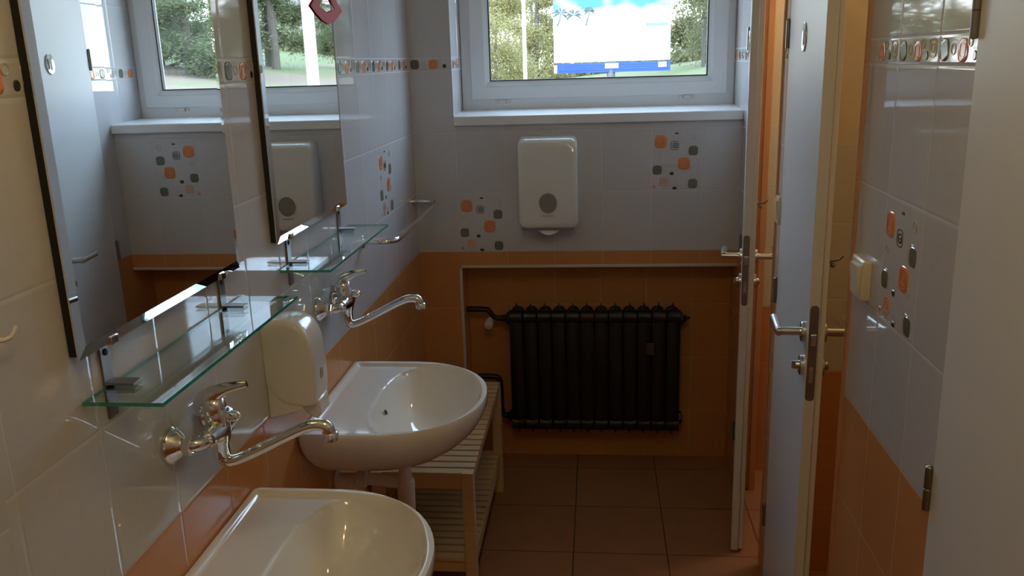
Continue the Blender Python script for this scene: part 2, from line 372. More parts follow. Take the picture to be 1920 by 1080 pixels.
# niche
panel(bm, lambda u, z, d=0: Vector((u+0.369, ND, z)), [NX0-0.369, W-0.369], [0, NZ1], mi=7)
quad(bm, [(NX0, 0, 0), (NX0, ND, 0), (NX0, ND, NZ1), (NX0, 0, NZ1)], [(0.03, 0), (0.19, 0), (0.19, NZ1), (0.03, NZ1)], 7)
quad(bm, [(W, 0, 0), (W, ND, 0), (W, ND, NZ1), (W, 0, NZ1)], [(0.03, 0), (0.19, 0), (0.19, NZ1), (0.03, NZ1)], 7)
quad(bm, [(NX0, 0, NZ1), (W, 0, NZ1), (W, ND, NZ1), (NX0, ND, NZ1)], [(0.03, .9), (1.1, .9), (1.1, .95), (0.03, .95)], 7)
# outer skin of the wall
panel(bm, lambda u, z, d=0: Vector((u, 0.42, z)), [-0.3, WX0, W, 3.2], [-0.8, WZ0, WZ1, ZC+0.3], lambda u, z: WX0 < u < W and WZ0 < z < WZ1, mi=6)
for q in ([(WX0, .30, WZ0), (WX0, .42, WZ0), (WX0, .42, WZ1), (WX0, .30, WZ1)], [(W, .30, WZ0), (W, .42, WZ0), (W, .42, WZ1), (W, .30, WZ1)], [(WX0, .30, WZ0), (W, .30, WZ0), (W, .42, WZ0), (WX0, .42, WZ0)], [(WX0, .30, WZ1), (W, .30, WZ1), (W, .42, WZ1), (WX0, .42, WZ1)]):
    quad(bm, q, [(0, 0)]*4, 6)
tag(link('wall_front', bm, SLOTS+[M_NICHE], keep=True), kind='structure')

# right wall with three doorways
DH = 2.09
DOORS = [(-0.138, -0.728), (-0.832, -1.590), (-2.162, -2.93)]
uR = lambda y: YR-y
ys = [0.0]+[y for d in DOORS for y in d]+[YB]
bm = wall_mesh(MR, [uR(y) for y in ys], [0, B, DH, ZTOP, ZC], lambda u, z: z < DH and any(d[1] < YR-u < d[0] for d in DOORS),
               bands=[(uR(0.0), uR(-0.138), 0.02), (uR(-0.728), uR(-0.832), 0.045), (uR(-1.590), uR(-2.162), 0.0), (uR(-2.93), uR(YB), 0.0)], decors=[(-0.2, B+0.25)])
tag(link('wall_right', bm, SLOTS, keep=True), kind='structure')
# cubicle interiors behind the right wall
WI = W+0.078
bm = new()
def sw(pa, pb, z0, z1, u0=0.0):
    L = (Vector(pb)-Vector(pa)).length
    quad(bm, [(pa[0], pa[1], z0), (pb[0], pb[1], z0), (pb[0], pb[1], z1), (pa[0], pa[1], z1)], [(u0, z0), (u0+L, z0), (u0+L, z1), (u0, z1)], 0)
XS = 2.45
sw((WI, 0.02), (XS, 0.02), 0, ZC, 0.13); sw((XS, 0.02), (XS, -0.70), 0, ZC)
sw((WI, -0.735), (XS, -0.735), 0, ZC); 
sw((WI, -0.765), (XS, -0.765), 0, ZC, 0.17); sw((XS, -0.765), (XS, -1.80), 0, ZC)
sw((WI, -1.80), (XS, -1.80), 0, ZC); sw((WI, -1.83), (XS, -1.83), 0, ZC); sw((XS, -1.83), (XS, -3.1), 0, ZC); sw((WI, -3.1), (XS, -3.1), 0, ZC)
for a, b in ((0.02, -0.138), (-0.735, -0.832), (-1.59, -2.162), (-2.93, -3.1)):
    sw((WI, a), (WI, b), 0, ZC)
for d in DOORS: sw((WI, d[0]), (WI, d[1]), DH, ZC)
tag(link('wall_cubicles', bm, M_STALL, keep=True), kind='structure')
bm = new(); panel(bm, lambda u, z, d=0: Vector((u, YB, z)), [-0.01, W], [0, B, ZTOP, ZC]); tag(link('wall_back', bm, M_TILE, keep=True), kind='structure')
bm = new(); uvl = bm.loops.layers.uv.verify()
quad(bm, [(-.02, YB, 0), (XS+.05, YB, 0), (XS+.05, ND+.01, 0), (-.02, ND+.01, 0)], [(-.02, YB), (XS+.05, YB), (XS+.05, ND+.01), (-.02, ND+.01)]); tag(link('floor', bm, M_FLOOR, keep=True), kind='structure')
bm = new(); box(bm, -.1, XS+.1, YB-.1, .42, ZC, ZC+.1); tag(link('ceiling', bm, M_CEIL), kind='structure')
# outer shell (keeps the building solid)
bm = new(); box(bm, -.32, XS+.75, YB-.3, .42, -.8, ZC+.3, skip=('y1',)); tag(link('wall_outer', bm, M_PAINT), kind='structure')

# edge profile around the niche
bm = new(); box(bm, NX0-.011, NX0+.001, -.004, .003, 0, NZ1+.011); box(bm, NX0-.011, W, -.004, .003, NZ1-.001, NZ1+.011)
tag(link('trim_1', bm, M_TRIMP, bevel=.002), kind='structure')

# ------------------------------------------------------------------ door frames and doors
for i, (a, b) in enumerate(DOORS):
    bm = new(); t = 0.018 if i else 0.012
    for y0, y1 in ((a-t, a+.004), (b-.004, b+t)):
        box(bm, W-.004, WI+.004, min(y0, y1), max(y0, y1), 0, DH)
    box(bm, W-.004, WI+.004, b-.004, a+.004, DH-t, DH+.004)
    box(bm, W+.055, WI, a-t-.012, a-t, 0, DH-t)   # stop
    tag(link('trim_%d' % (i+2), bm, M_FRAME, bevel=.0015), kind='structure')

def door(n, hy, w, ang, label, top=2.072):
    """leaf hinged at y=hy on the far jamb, opening into the washroom; local -y runs from hinge to lock side, local -x is the washroom face"""
    root = thing('door_%d' % n, label, 'door', (W-.002, hy, 0), -math.radians(ang), kind='structure')
    T = 0.040
    bm = new(); box(bm, -.002, T-.016, -w, 0, .012, top); box(bm, T-.016, T, -w+.013, -.013, .012, top-.013)
    link('leaf', bm, M_DOOR, root, bevel=.002)
    # lock plate on the edge
    ly, lz = -w-.0012, 1.075
    bm = new(); o = rrect(.021, .245, .010, 5)
    rings(bm, [[Vector((.011+x, ly+.003, lz+z)) for x, z in o], [Vector((.011+x, ly, lz+z)) for x, z in o]], (False, True))
    pl = link('lock_plate', bm, M_DSTEEL, root)
    bm = new(); box(bm, .004, .018, ly-.008, ly, lz+.022, lz+.052); link('latch_bolt', bm, M_STEEL, pl, bevel=.002)
    bm = new(); box(bm, .006, .016, ly-.0012, ly, lz-.075, lz-.035); link('dead_bolt', bm, M_STEEL, pl, bevel=.001)
    hz, hy_ = 1.115, -w+.055
    for s, nm in ((-1, 'handle'), (1, 'handle')):
        x0 = -.002 if s < 0 else T
        bm = new(); lathe(bm, [(0, .026), (s*.007, .026), (s*.009, .024), (s*.009, .011), (s*.012, .0105)], (x0, hy_, hz), 'x')
        path = [(x0+s*.008, hy_, hz), (x0+s*.040, hy_, hz), (x0+s*.068, hy_, hz)]
        tube(bm, path, .0105, 20)
        pts = [(x0+s*.062, hy_-.0085, hz), (x0+s*.062, hy_+.115, hz)]
        tube(bm, pts, .0105, 20)
        link(nm, bm, M_STEEL, root, angle=30)
        bm = new(); lathe(bm, [(0, .026), (s*.007, .026), (s*.009, .023), (s*.009, .012), (s*.017, .011), (s*.019, .008)], (x0, hy_, hz-.088), 'x')
        if s < 0: box(bm, x0-.026, x0-.017, hy_-.002, hy_+.002, hz-.098, hz-.078)
        link('lock_rosette', bm, M_STEEL, root, angle=30)
    bm = new(); lathe(bm, [(0, .011), (.003, .011), (.004, .004)], (T, -w+.040, 1.30), 'x', 16); tube(bm, spline([(T+.003, -w+.040, 1.30), (T+.022, -w+.040, 1.302), (T+.034, -w+.040, 1.312)], 4), .0035, 10); lathe(bm, [(-.006, .002), (-.003, .006), (.003, .006), (.006, .002)], (T+.012, -w+.040, 1.288), 'z', 12); tube(bm, [(T+.003, -w+.04, 1.298), (T+.012, -w+.04, 1.29)], .003, 8)
    link('coat_hook', bm, M_DSTEEL, root)
    for z in (.25, 1.05, 1.84):
        bm = new(); lathe(bm, [(-.042, .002), (-.040, .0068), (-.001, .007), (0, .006), (.001, .007), (.040, .0068), (.044, .002)], (-.006, .004, z), 'z', 16)
        link('hinge', bm, M_DSTEEL, root)
    # round sign
    sy_ = -w*0.50 if n > 1 else -.355
    bm = new(); lathe(bm, [(0, .037), (-.003, .037), (-.0045, .035), (-.003, .032), (-.003, 0)], (-.002, sy_, 1.825), 'x', 40, cap=(False, False))
    sg = link('round_sign', bm, M_STEEL, root, angle=30)
    sg['label'] = 'round steel pictogram disc'
    bm = new()
    lathe(bm, [(0, .0045), (-.0012, .0045)], (-.005, sy_+.008, 1.843), 'x', 16)
    box(bm, -.0062, -.005, sy_+.0035, sy_+.0125, 1.815, 1.837); box(bm, -.0062, -.005, sy_+.0035, sy_+.007, 1.803, 1.815); box(bm, -.0062, -.005, sy_+.009, sy_+.0125, 1.803, 1.815)
    box(bm, -.0062, -.005, sy_-.016, sy_-.003, 1.837, 1.842); box(bm, -.0062, -.005, sy_-.0145, sy_-.0105, 1.807, 1.837); box(bm, -.0062, -.005, sy_-.008, sy_-.004, 1.807, 1.837)
    link('sign_pictogram', bm, M_MARK, sg)
    return root
door(1, -0.118, 0.535, 9.2, 'far cubicle door beside the window, ajar, white with a steel lever handle')
door(2, -0.812, 0.692, 5.4, 'middle cubicle door, ajar, white with its lock plate facing the camera')
door(3, -2.140, 0.780, 1.0, 'nearest cubicle door at the right edge, white leaf with dark hinges')

# ------------------------------------------------------------------ window
win = thing('window_1', 'white plastic window in a tiled reveal above the radiator', 'window', (0, 0, 0), kind='structure')
FX0, FX1, FZ0, FZ1 = 0.176, W-.001, 1.580, WZ1-.002
SX0, SX1, SZ0 = 0.217, 1.301, 1.628; GX0, GX1, GZ0 = 0.300, 1.219, 1.705; SZ1, GZ1 = FZ1-.045, FZ1-.125
def frame_ring(bm, x0, x1, z0, z1, ix0, ix1, iz0, iz1, y0, y1, mi=0, ins=0.0):
    rs = [[(x0, y1, z0), (x1, y1, z0), (x1, y1, z1), (x0, y1, z1)], [(x0, y0, z0), (x1, y0, z0), (x1, y0, z1), (x0, y0, z1)],
          [(ix0, y0+ins, iz0), (ix1, y0+ins, iz0), (ix1, y0+ins, iz1), (ix0, y0+ins, iz1)], [(ix0, y1, iz0), (ix1, y1, iz0), (ix1, y1, iz1), (ix0, y1, iz1)]]
    V = rings(bm, rs+[rs[0]], (False, False), mi); bmesh.ops.remove_doubles(bm, verts=bm.verts, dist=1e-6)
bm = new(); frame_ring(bm, FX0, FX1, FZ0, FZ1, SX0+.012, SX1-.012, SZ0+.012, SZ1-.012, .25, .32); link('outer_frame', bm, M_PVC, win, bevel=.003)
bm = new(); frame_ring(bm, SX0, SX1, SZ0, SZ1, GX0-.022, GX1+.022, GZ0-.022, GZ1+.022, .236, .31); link('sash', bm, M_PVC, win, bevel=.004)
bm = new(); frame_ring(bm, GX0-.022, GX1+.022, GZ0-.022, GZ1+.022, GX0-.002, GX1+.002, GZ0-.002, GZ1+.002, .238, .29, ins=.014); link('glazing_bead', bm, M_PVC, win)
bm = new(); frame_ring(bm, GX0-.003, GX1+.003, GZ0-.003, GZ1+.003, GX0+.003, GX1-.003, GZ0+.003, GZ1-.003, .252, .275); link('gasket', bm, M_GASK, win)
bm = new(); box(bm, GX0-.01, GX1+.01, .266, .268, GZ0-.01, GZ1+.01); link('pane', bm, M_GLASS, win)
for x in (.352, 1.137):
    bm = new(); box(bm, x-.016, x+.016, .238, .252, 1.610, 1.626); box(bm, x-.034, x-.018, .246, .252, 1.612, 1.623); box(bm, x+.018, x+.034, .246, .252, 1.612, 1.623)
    link('hinge_cover', bm, M_WHITE, win, bevel=.0015)
bm = new()
rs = [[(x, -.022, 1.537), (x, -.022, 1.570), (x, -.019, 1.574), (x, .262, 1.586), (x, .262, 1.548), (x, -.018, 1.536)] for x in (WX0+.0005, W-.0005)]
rings(bm, [[Vector(p) for p in r] for r in rs], smooth=False)
link('sill', bm, M_SILL, win, bevel=.003)

# ------------------------------------------------------------------ mirrors
def make_mirror(h, w, label):
    r = thing('wall_mirror', label, 'mirror', (0, 0, 0), group='frameless mirrors on the left wall')
    bm = new(); box(bm, .0005, .0145, .004, w-.004, .004, h-.004); link('backing', bm, M_BLACK, r)
    bv = .017
    bm = new(); o = [(0, 0), (w, 0), (w, h), (0, h)]; i = [(bv, bv), (w-bv, bv), (w-bv, h-bv), (bv, h-bv)]
    rings(bm, [[Vector((.0145, y, z)) for y, z in o], [Vector((.0172, y, z)) for y, z in o], [Vector((.0195, y, z)) for y, z in i]], (True, True), smooth=False)
    link('mirror_glass', bm, M_MIRROR, r, angle=1)
    for y in (.09, w-.09):
        bm = new(); box(bm, .013, .0215, y-.010, y+.010, -.003, .010); link('clip', bm, M_CHROME, r, bevel=.001)
    return r
MZ = 1.389
mr = make_mirror(.80, .580, 'frameless wall mirror nearest the camera, reflecting a white cubicle door'); mr.location = (0, -2.448, MZ)
dup(mr, (0, -1.648, MZ), 'frameless wall mirror with red lips on it, reflecting pine trees')
# lips decoration on the far mirror
bm = new()
def lips(k, hole=False):
    if not hole:
        P = [(-.143, 0), (-.10, .022), (-.055, .052), (-.025, .066), (0, .054), (.025, .066), (.055, .052), (.10, .022), (.143, 0), (.10, -.018), (.05, -.034), (0, -.040), (-.05, -.034), (-.10, -.018)]
    else:
        P = [(-.072, .002), (-.055, .012), (-.035, .024), (-.016, .033), (0, .026), (.016, .033), (.035, .024), (.055, .012), (.072, .002), (.05, -.001), (.022, -.006), (0, -.011), (-.022, -.006), (-.05, -.001)]
    return [Vector((k, y, z)) for y, z in P]
rs = [lips(0), lips(.0030), lips(.0030, True), lips(0, True)]
rings(bm, rs+[rs[0]], (False, False), smooth=False); bmesh.ops.remove_doubles(bm, verts=bm.verts, dist=1e-6)
tag(link('lips_decoration', bm, M_RED, loc=(.0200, -1.128, 1.940)), 'red lips cutout stuck on the far mirror', 'decoration')

# ------------------------------------------------------------------ glass shelves
def make_shelf(label):
    r = thing('glass_shelf', label, 'shelf', group='glass shelves under the mirrors')
    L, D, t = .588, .128, .006
    bm = new()
    fs = box(bm, .004, D, 0, L, 0, t, 1)
    for fc in fs:
        if abs(fc.calc_center_median().z-t/2) > t*.4: fc.material_index = 0
    link('glass_plate', bm, [M_SHELF, M_GEDGE], r, angle=10)
    for y in (.075, L-.085):
        bm = new(); box(bm, .0005, .004, y-.013, y+.013, -.048, .072)
        b_ = link('bracket', bm, M_DSTEEL, r, bevel=.0006)
        bm = new(); box(bm, .004, .050, y-.013, y+.013, .008, .012); box(bm, .004, .050, y-.013, y+.013, -.0045, -.0005)
        link('clamp_arm', bm, M_DSTEEL, b_, bevel=.0006)
        bm = new(); lathe(bm, [(0, .0055), (.0018, .005), (.0024, .002)], (.004, y, .058), 'x', 16); link('screw', bm, M_BLACK, b_)
    return r
sh = make_shelf('glass shelf below the near mirror above the front washbasin'); sh.location = (0, -2.437, 1.315)
dup(sh, (0, -1.617, 1.315), 'glass shelf below the mirror with the red lips, next to the towel rail')

# ------------------------------------------------------------------ taps
def make_tap(label):
    r = thing('wall_tap', label, 'tap', group='chrome wall mixer taps')
    for s in (-1, 1):
        bm = new(); lathe(bm, [(0, .033), (.004, .0335), (.008, .031), (.022, .019), (.026, .014), (.034, .0135)], (.0005, s*.075, 0), 'x', 40); link('wall_flange', bm, M_CHROME, r, angle=50)
        bm = new(); tube(bm, spline([(.030, s*.075, 0), (.046, s*.072, .0), (.055, s*.058, 0), (.056, s*.040, 0)], 5), .0125, 20)
        lathe(bm, [(0, .0165), (.003, .0175), (.013, .0175), (.016, .016)], (.026, s*.075, 0), 'x', 6)
        link('coupling', bm, M_CHROME, r, angle=30)
    bm = new(); lathe(bm, [(-.052, .012), (-.050, .0165), (-.034, .0185), (-.022, .022), (0, .0235), (.022, .022), (.034, .0185), (.050, .0165), (.052, .012)], (.056, 0, 0), 'y', 32)
    lathe(bm, [(-.058, .014), (-.056, .0165), (-.030, .0170), (-.022, .020), (0, .024), (.018, .022), (.034, .0215), (.040, .019)], (.056, 0, 0), 'z', 32)
    link('body', bm, M_CHROME, r, angle=50)
    bm = new(); lathe(bm, [(0, .010), (.014, .0105), (.019, .009), (.022, .005)], (.076, 0.004, .022), 'x', 20); link('knob', bm, M_CHROME, r)
    # lever handle
    bm = new()
    P = spline([(.034, 0, .028), (.038, 0, .050), (.056, 0, .068), (.084, 0, .080), (.120, 0, .088)], 6)
    tube(bm, P, [.019, .023, .021, .014, .010, .006], 20, flat=.72)
    lathe(bm, [(.034, .0225), (.048, .0225), (.058, .018), (.064, .007)], (.052, 0, 0), 'z', 28)
    link('lever', bm, M_CHROME, r, angle=60)
    bm = new()
    P = spline([(.056, 0, -.052), (.060, 0, -.062), (.078, 0, -.064), (.12, 0, -.046), (.18, 0, -.016), (.222, 0, .004), (.245, 0, .009), (.262, 0, .005), (.268, 0, -.012)], 6)
    tube(bm, P, [.014, .013, .0105, .0105, .0105, .0110, .0115, .012, .012], 20)
    lathe(bm, [(0, .011), (-.002, .0138), (-.016, .0138), (-.018, .010)], (.2685, 0, -.004), 'z', 24)
    link('spout', bm, M_CHROME, r, angle=60)
    return r
tp = make_tap('chrome lever tap over the front washbasin, spout pointing at the room'); tp.location = (0, -2.130, 1.144)
dup(tp, (0, -1.285, 1.150), 'chrome lever tap over the rear washbasin, beyond the soap dispenser')

# ------------------------------------------------------------------ washbasins
def make_sink(label):
    r = thing('washbasin', label, 'washbasin', group='white wall washbasins')
    HW, D, X0 = .275, .450, .185
    def outline(n=120):
        """closed loop: along the wall, then around the front"""
        P = []
        def half():
            Q = [(0.001, (HW-.012)*q/16) for q in range(17)] + [(.004, HW-.004), (.013, HW)]
            k = 14
            for i in range(1, k): Q.append((.013+(X0-.013)*i/k, HW+.0005*math.sin(PI*i/k)))
            for i in range(0, 37):
                a = PI/2*i/36
                Q.append((X0+(D-X0)*math.sin(a)**0.96, HW*math.cos(a)**0.96))
            return Q
        h = half()
        P = h + [(x, -y) for x, y in reversed(h[1:-1])]
        return P
    O = outline(); n = len(O)
    BC = (.262, 0.0); rx, ry = .170, .249
    def sstep(a, b, t):
        t = min(1, max(0, (t-a)/(b-a))); return t*t*(3-2*t)
    def depth(x, y, dr):
        # dr: 0 at outline .. grows inward (metres)
        deck = -.010*sstep(.012, .026, dr)
        ang = math.atan2((y-BC[1])/ry, (x-BC[0])/rx)
        s = math.hypot((x-BC[0])/rx, (y-BC[1])/ry)
        if x < BC[0]:   # flatter rear edge
            pw = 3.4
            s = (abs((x-BC[0])/(BC[0]-.141-.35*y*y))**pw + abs(y/ry)**pw)**(1/pw)
        bowl = 0
        if s < 1.0: bowl = -.135*(1-s**2.4)**.9
        return deck*(1 if s > .9 else 1) + bowl
    bm = new()
    # distance to outline estimated along the ray to bowl centre
    K = 64
    ringsP = []
    for k in range(K+1):
        t = (k/K)**1.15
        row = []
        for (x, y) in O:
            px, py = x+(BC[0]-x)*t, y+(BC[1]-y)*t
            dmin = min(px-0.0, HW-abs(py)) if px < X0 else (D-X0)*(1-math.hypot((px-X0)/(D-X0), py/HW))
            z = depth(px, py, max(0, dmin))
            if k == 0: z = -.006
            elif k == 1: z = min(z, 0.0)
            row.append(Vector((px, py, z)))
        ringsP.append(row)
    low = []
    for s, z in ((1.0, -.006), (1.004, -.014), (.995, -.030), (.97, -.052), (.92, -.080), (.84, -.108), (.73, -.134), (.58, -.155), (.40, -.168), (.2, -.172)):
        cx_, cy_2 = .115, 0.0
        low.append([Vector((max(.001, cx_+(x-cx_)*s) if s < 1 else x, y*s, z)) for x, y in O])
    low.reverse()
    rings(bm, low+ringsP[1:], (True, False))
    bmesh.ops.remove_doubles(bm, verts=bm.verts, dist=2e-4)
    link('basin', bm, M_CERAM, r, angle=70)
    bm = new(); lathe(bm, [(0, .0075), (.0015, .0075), (.0015, 0)], (.1615, 0, -.0545), (Vector((.90, 0, .44)), Vector((0, 1, 0)), Vector((-.44, 0, .90))), 20, cap=(False, False)); link('overflow_hole', bm, M_HOLE, r)
    bm = new(); lathe(bm, [(0, .032), (.003, .031), (.003, .022), (.001, .020), (.001, 0)], (BC[0], 0, -.1455), 'z', 32, cap=(False, False)); link('drain', bm, M_CHROME, r)
    bm = new()
    lathe(bm, [(-.165, .026), (-.20, .026), (-.205, .017), (-.235, .017), (-.24, .020), (-.262, .020)], (.205, 0, 0), 'z', 24)
    lathe(bm, [(-.262, .024), (-.27, .026), (-.36, .024), (-.372, .016)], (.205, 0, 0), 'z', 24)
    P = spline([(.205, 0, -.275), (.15, .0, -.268), (.08, .0, -.262), (.002, 0, -.262)], 6); tube(bm, P, .0165, 18)
    lathe(bm, [(.06, .020), (.064, .024), (.09, .024), (.094, .020)], (0, 0, -.262), 'x', 20)
    lathe(bm, [(.002, .030), (.008, .028), (.010, .018)], (0, 0, -.262), 'x', 24)
    link('siphon', bm, M_PIPE, r, angle=40)
    return r
sk = make_sink('white washbasin in front, cut off by the bottom of the photo'); sk.location = (0, -2.160, .894)
dup(sk, (0, -1.335, .894), 'white washbasin further back above the slatted bench')

# ------------------------------------------------------------------ soap dispenser
r = thing('soap_dispenser', 'cream soap dispenser on the wall between the washbasins', 'soap dispenser', (0, -1.708, 1.0))
def prof(pts, s, cx=.06, cz=.13): return [(cx+(x-cx)*s if x > .001 else x, cz+(z-cz)*s) for x, z in pts]
A = spline([(0, .035, 0), (0.0, .20, 0), (.003, .238, 0), (.030, .252, 0), (.075, .252, 0), (.108, .236, 0), (.129, .200, 0), (.137, .150, 0), (.139, .090, 0), (.136, .045, 0), (.128, .030, 0), (.09, .028, 0), (.045, .035, 0), (.012, .062, 0), (.001, .085, 0)], 4)
A = [(max(0.0, p.x)*.83, p.y if p.y < .15 else .15+(p.y-.15)*.84) for p in A[4:]]
bm = new(); rs = []
for y, s in ((-.052, .86), (-.0515, .93), (-.048, .965), (-.040, .99), (-.02, 1), (.02, 1), (.040, .99), (.048, .965), (.0515, .93), (.052, .86)):
    rs.append([Vector((max(.0005, x), y, z)) for x, z in prof(A, s)])
rings(bm, rs); link('cover', bm, M_PLAST2, r, angle=50)
bm = new(); o = [(0.0005, .005), (.004, .003), (.035, .010), (.070, .020), (.085, .06), (.06, .12), (.0005, .20)]
rings(bm, [[Vector((x, y, z)) for x, z in o] for y in (-.050, .050)]); link('back_plate', bm, M_PLAST2, r, bevel=.003)
bm = new(); o = [(.066, .034), (.080, .014), (.098, -.002), (.106, -.004), (.118, .006), (.1165, .040), (.10, .046)]
rings(bm, [[Vector((x, y, z)) for x, z in o] for y in (-.034, .034)]); link('push_lever', bm, M_PLAST2, r, bevel=.004, seg=3)
bm = new(); rs = []
for t, k in ((0, 1), (.0015, .95), (.002, .7)): rs.append([Vector((.1140+t+.0012*math.sin(a), .013*k*math.cos(a)-.0, .092+.019*k*math.sin(a))) for a in [2*PI*i/24 for i in range(24)]])
rings(bm, rs); link('level_window', bm, M_GREYP, r)
bm = new(); box(bm, .008, .060, -.0530, -.050, .189, .1915); link('embossed_line', bm, M_PLAST2, r)

# ------------------------------------------------------------------ paper towel dispenser
r = thing('paper_towel_dispenser', 'white paper towel dispenser hung below the window', 'paper towel dispenser', (.560, 0, 1.120))
bm = new(); rs = []
for y, w_, zt, zb, rad in ((-.0005, .236, .372, .004, .02), (-.03, .242, .372, .004, .022), (-.07, .247, .370, .004, .026), (-.098, .246, .364, .005, .030), (-.112, .240, .356, .007, .032), (-.118, .228, .346, .014, .034), (-.1195, .20, .33, .03, .03)):
    cz_ = (zt+zb)/2; h_ = zt-zb
    ring_ = []
    for x, z in rrect(w_, h_, rad, 6):
        tz = (z+h_/2)/h_
        sc_ = 1-.055*abs(tz-.42)**2.0*4*.6
        ring_.append(Vector((x*sc_, y+.018*max(0, tz-.82)/.18*(1 if y < -.05 else 0), cz_+z)))
    rs.append(ring_)
rings(bm, rs); link('cover', bm, M_PLAST, r, angle=50)
bm = new(); rs = [[Vector((.0355*k*math.cos(a), -.1196-t, .110+.0405*k*math.sin(a))) for a in [2*PI*i/32 for i in range(32)]] for t, k in ((0, 1), (.001, .97), (.001, .9))]
rings(bm, rs); vw = link('level_window', bm, M_GREYP, r)
bm = new(); box(bm, -.031, .031, -.1212, -.1204, .0885, .0900); link('level_mark', bm, M_MARK, vw)
bm = new(); xx = -.026
for k, w_ in enumerate((.0022, .0022, .0012, .0022, .0022, .0020, .0022, .0012, .0022)):
    box(bm, xx, xx+2*w_-.0008, -.1204, -.1190, .0565, .0605); xx += 2.35*w_+.0010
link('logo', bm, M_MARK, r)
bm = new(); box(bm, -.105, .105, -.108, -.02, -.003, .006); link('base_tray', bm, M_MARK, r, bevel=.003)
bm = new(); rs = []
for i in range(13):
    x = -.048+.096*i/12; s = math.sin(PI*i/12)
    rs.append([Vector((x, -.085-.012*s, .004)), Vector((x, -.092-.02*s, -.016*s-.004)), Vector((x, -.089-.02*s, -.017*s-.005)), Vector((x, -.082-.012*s, .004))])
rings(bm, rs); link('paper_towel', bm, M_PAPER, r)

# ------------------------------------------------------------------ towel rail
r = thing('towel_rail', 'chrome towel rail on the left wall near the window corner', 'towel rail', (0, 0, 1.235))
bm = new()
P = spline([(.004, -.87, 0), (.06, -.87, 0), (.088, -.864, 0), (.104, -.845, 0), (.108, -.815, 0)], 6)[:-1] + spline([(.108, -.81, 0), (.108, -.45, 0), (.108, -.12, 0)], 4)[:-1] + spline([(.108, -.115, 0), (.104, -.085, 0), (.088, -.067, 0), (.06, -.062, 0), (.004, -.062, 0)], 6)
tube(bm, P, .0095, 20); link('bar', bm, M_CHROME, r, angle=60)
for y in (-.87, -.062):
    bm = new(); lathe(bm, [(0, .021), (.003, .021), (.0045, .019), (.0045, .010)], (.0005, y, 0), 'x', 28); link('wall_flange', bm, M_CHROME, r)

# ------------------------------------------------------------------ bench
r = thing('slatted_bench', 'pale wooden slatted bench with a lower shelf under the rear washbasin', 'bench', (0, 0, 0))
bx0, bx1, by0, by1, bz = .012, .352, -1.030, -.185, .498
lg = .038
for (x, y) in ((bx0, by0), (bx1-lg, by0), (bx0, by1-lg), (bx1-lg, by1-lg)):
    bm = new(); box(bm, x, x+lg, y, y+lg, 0, bz-.0005 if y == by0 else bz-.016); link('leg', bm, M_WOOD, r, bevel=.002)
for z, nm in ((bz, 'top_slat'), (.186, 'shelf_slat')):
    n = 19
    y_a = by0+(lg+.004 if 0 else 0); pitch_ = (by1-by0-.010)/n
    for k in range(n):
        y = by0+.004+k*pitch_
        xa, xb = (bx0+lg*.0+.001, bx1-.001)
        if k == 0: xa, xb = bx0+lg, bx1-lg
        if nm == 'shelf_slat': xa, xb = bx0+.012, bx1-.012
        if nm == 'shelf_slat' and (y < by0+lg or y+pitch_ > by1-lg): xa, xb = bx0+lg+.001, bx1-lg-.001
        bm = new(); box(bm, xa, xb, y, y+pitch_*.78, z-.014, z); link(nm, bm, M_WOOD, r, bevel=.0015)
for z0, z1 in ((bz-.062, bz-.0145), (.130, .1715)):
    for x in (bx0+.010, bx1-.028):
        bm = new(); box(bm, x, x+.018, by0+lg, by1-lg, z0, z1); link('side_rail', bm, M_WOOD, r, bevel=.0015)
    for y in (by0+.010, by1-.028):
        bm = new(); box(bm, bx0+lg, bx1-lg, y, y+.018, z0, z1); link('end_rail', bm, M_WOOD, r, bevel=.0015)

# ------------------------------------------------------------------ radiator
RX0, NS, PT = .372, 12, .0615
r = thing('radiator', 'black cast iron column radiator in the orange niche below the window', 'radiator', (RX0, .012, 0))
zt, zb = .735, .185
bm = new()
def slab(bm, y0, y1, w_, x, z0, z1, rad=.02, peak=0):
    """vertical rounded column, front-to-back y0..y1, seen from the side as rounded bar"""
    o = [(-w_/2, y0+.009), (-w_/2*.72, y0+.003), (0, y0), (w_/2*.72, y0+.003), (w_/2, y0+.009), (w_/2, y1-.006), (0, y1), (-w_/2, y1-.006)]
    rs = []
    for z, s in ((z0, .35), (z0+.008, .75), (z0+.022, 1), (z1-.022, 1), (z1-.008, .75), (z1, .35)):
        rs.append([Vector((x+a*s, (y0+y1)/2+(b-(y0+y1)/2)*s, z)) for a, b in o])
    rings(bm, rs)
slab(bm, .006, .036, .0585, 0, zb+.012, zt-.022); slab(bm, .050, .080, .050, 0, zb+.02, zt-.02); slab(bm, .094, .130, .0575, 0, zb-.004, zt-.004)
box(bm, -.006, .006, .020, .110, zt-.060, zt-.012); box(bm, -.006, .006, .020, .110, zb+.012, zb+.060)
for z, y, rr_ in ((zt-.028, .030, .030), (zb+.026, .030, .030), (zt-.045, .075, .030), (zb+.045, .075, .030)):
    lathe(bm, [(-PT/2+.0004, rr_-.002), (-PT/2+.0022, rr_+.0015), (-PT/2+.006, rr_), (PT/2-.006, rr_), (PT/2-.0022, rr_+.0015), (PT/2-.0004, rr_-.002)], (0, y, z), 'x', 32)
rs = [[Vector((x, y, z)) for x, z in ((-.0075, zt-.004), (-.002, zt+.026), (.002, zt+.026), (.0075, zt-.004))] for y in (.026, .060)]; rings(bm, rs, smooth=False)
rs = [[Vector((x, y, z)) for x, z in ((-.007, zb), (-.002, zb-.018), (.002, zb-.018), (.007, zb))] for y in (.026, .060)]; rings(bm, rs, smooth=False)
sec = link('radiator_section', bm, M_IRON, r, angle=45)
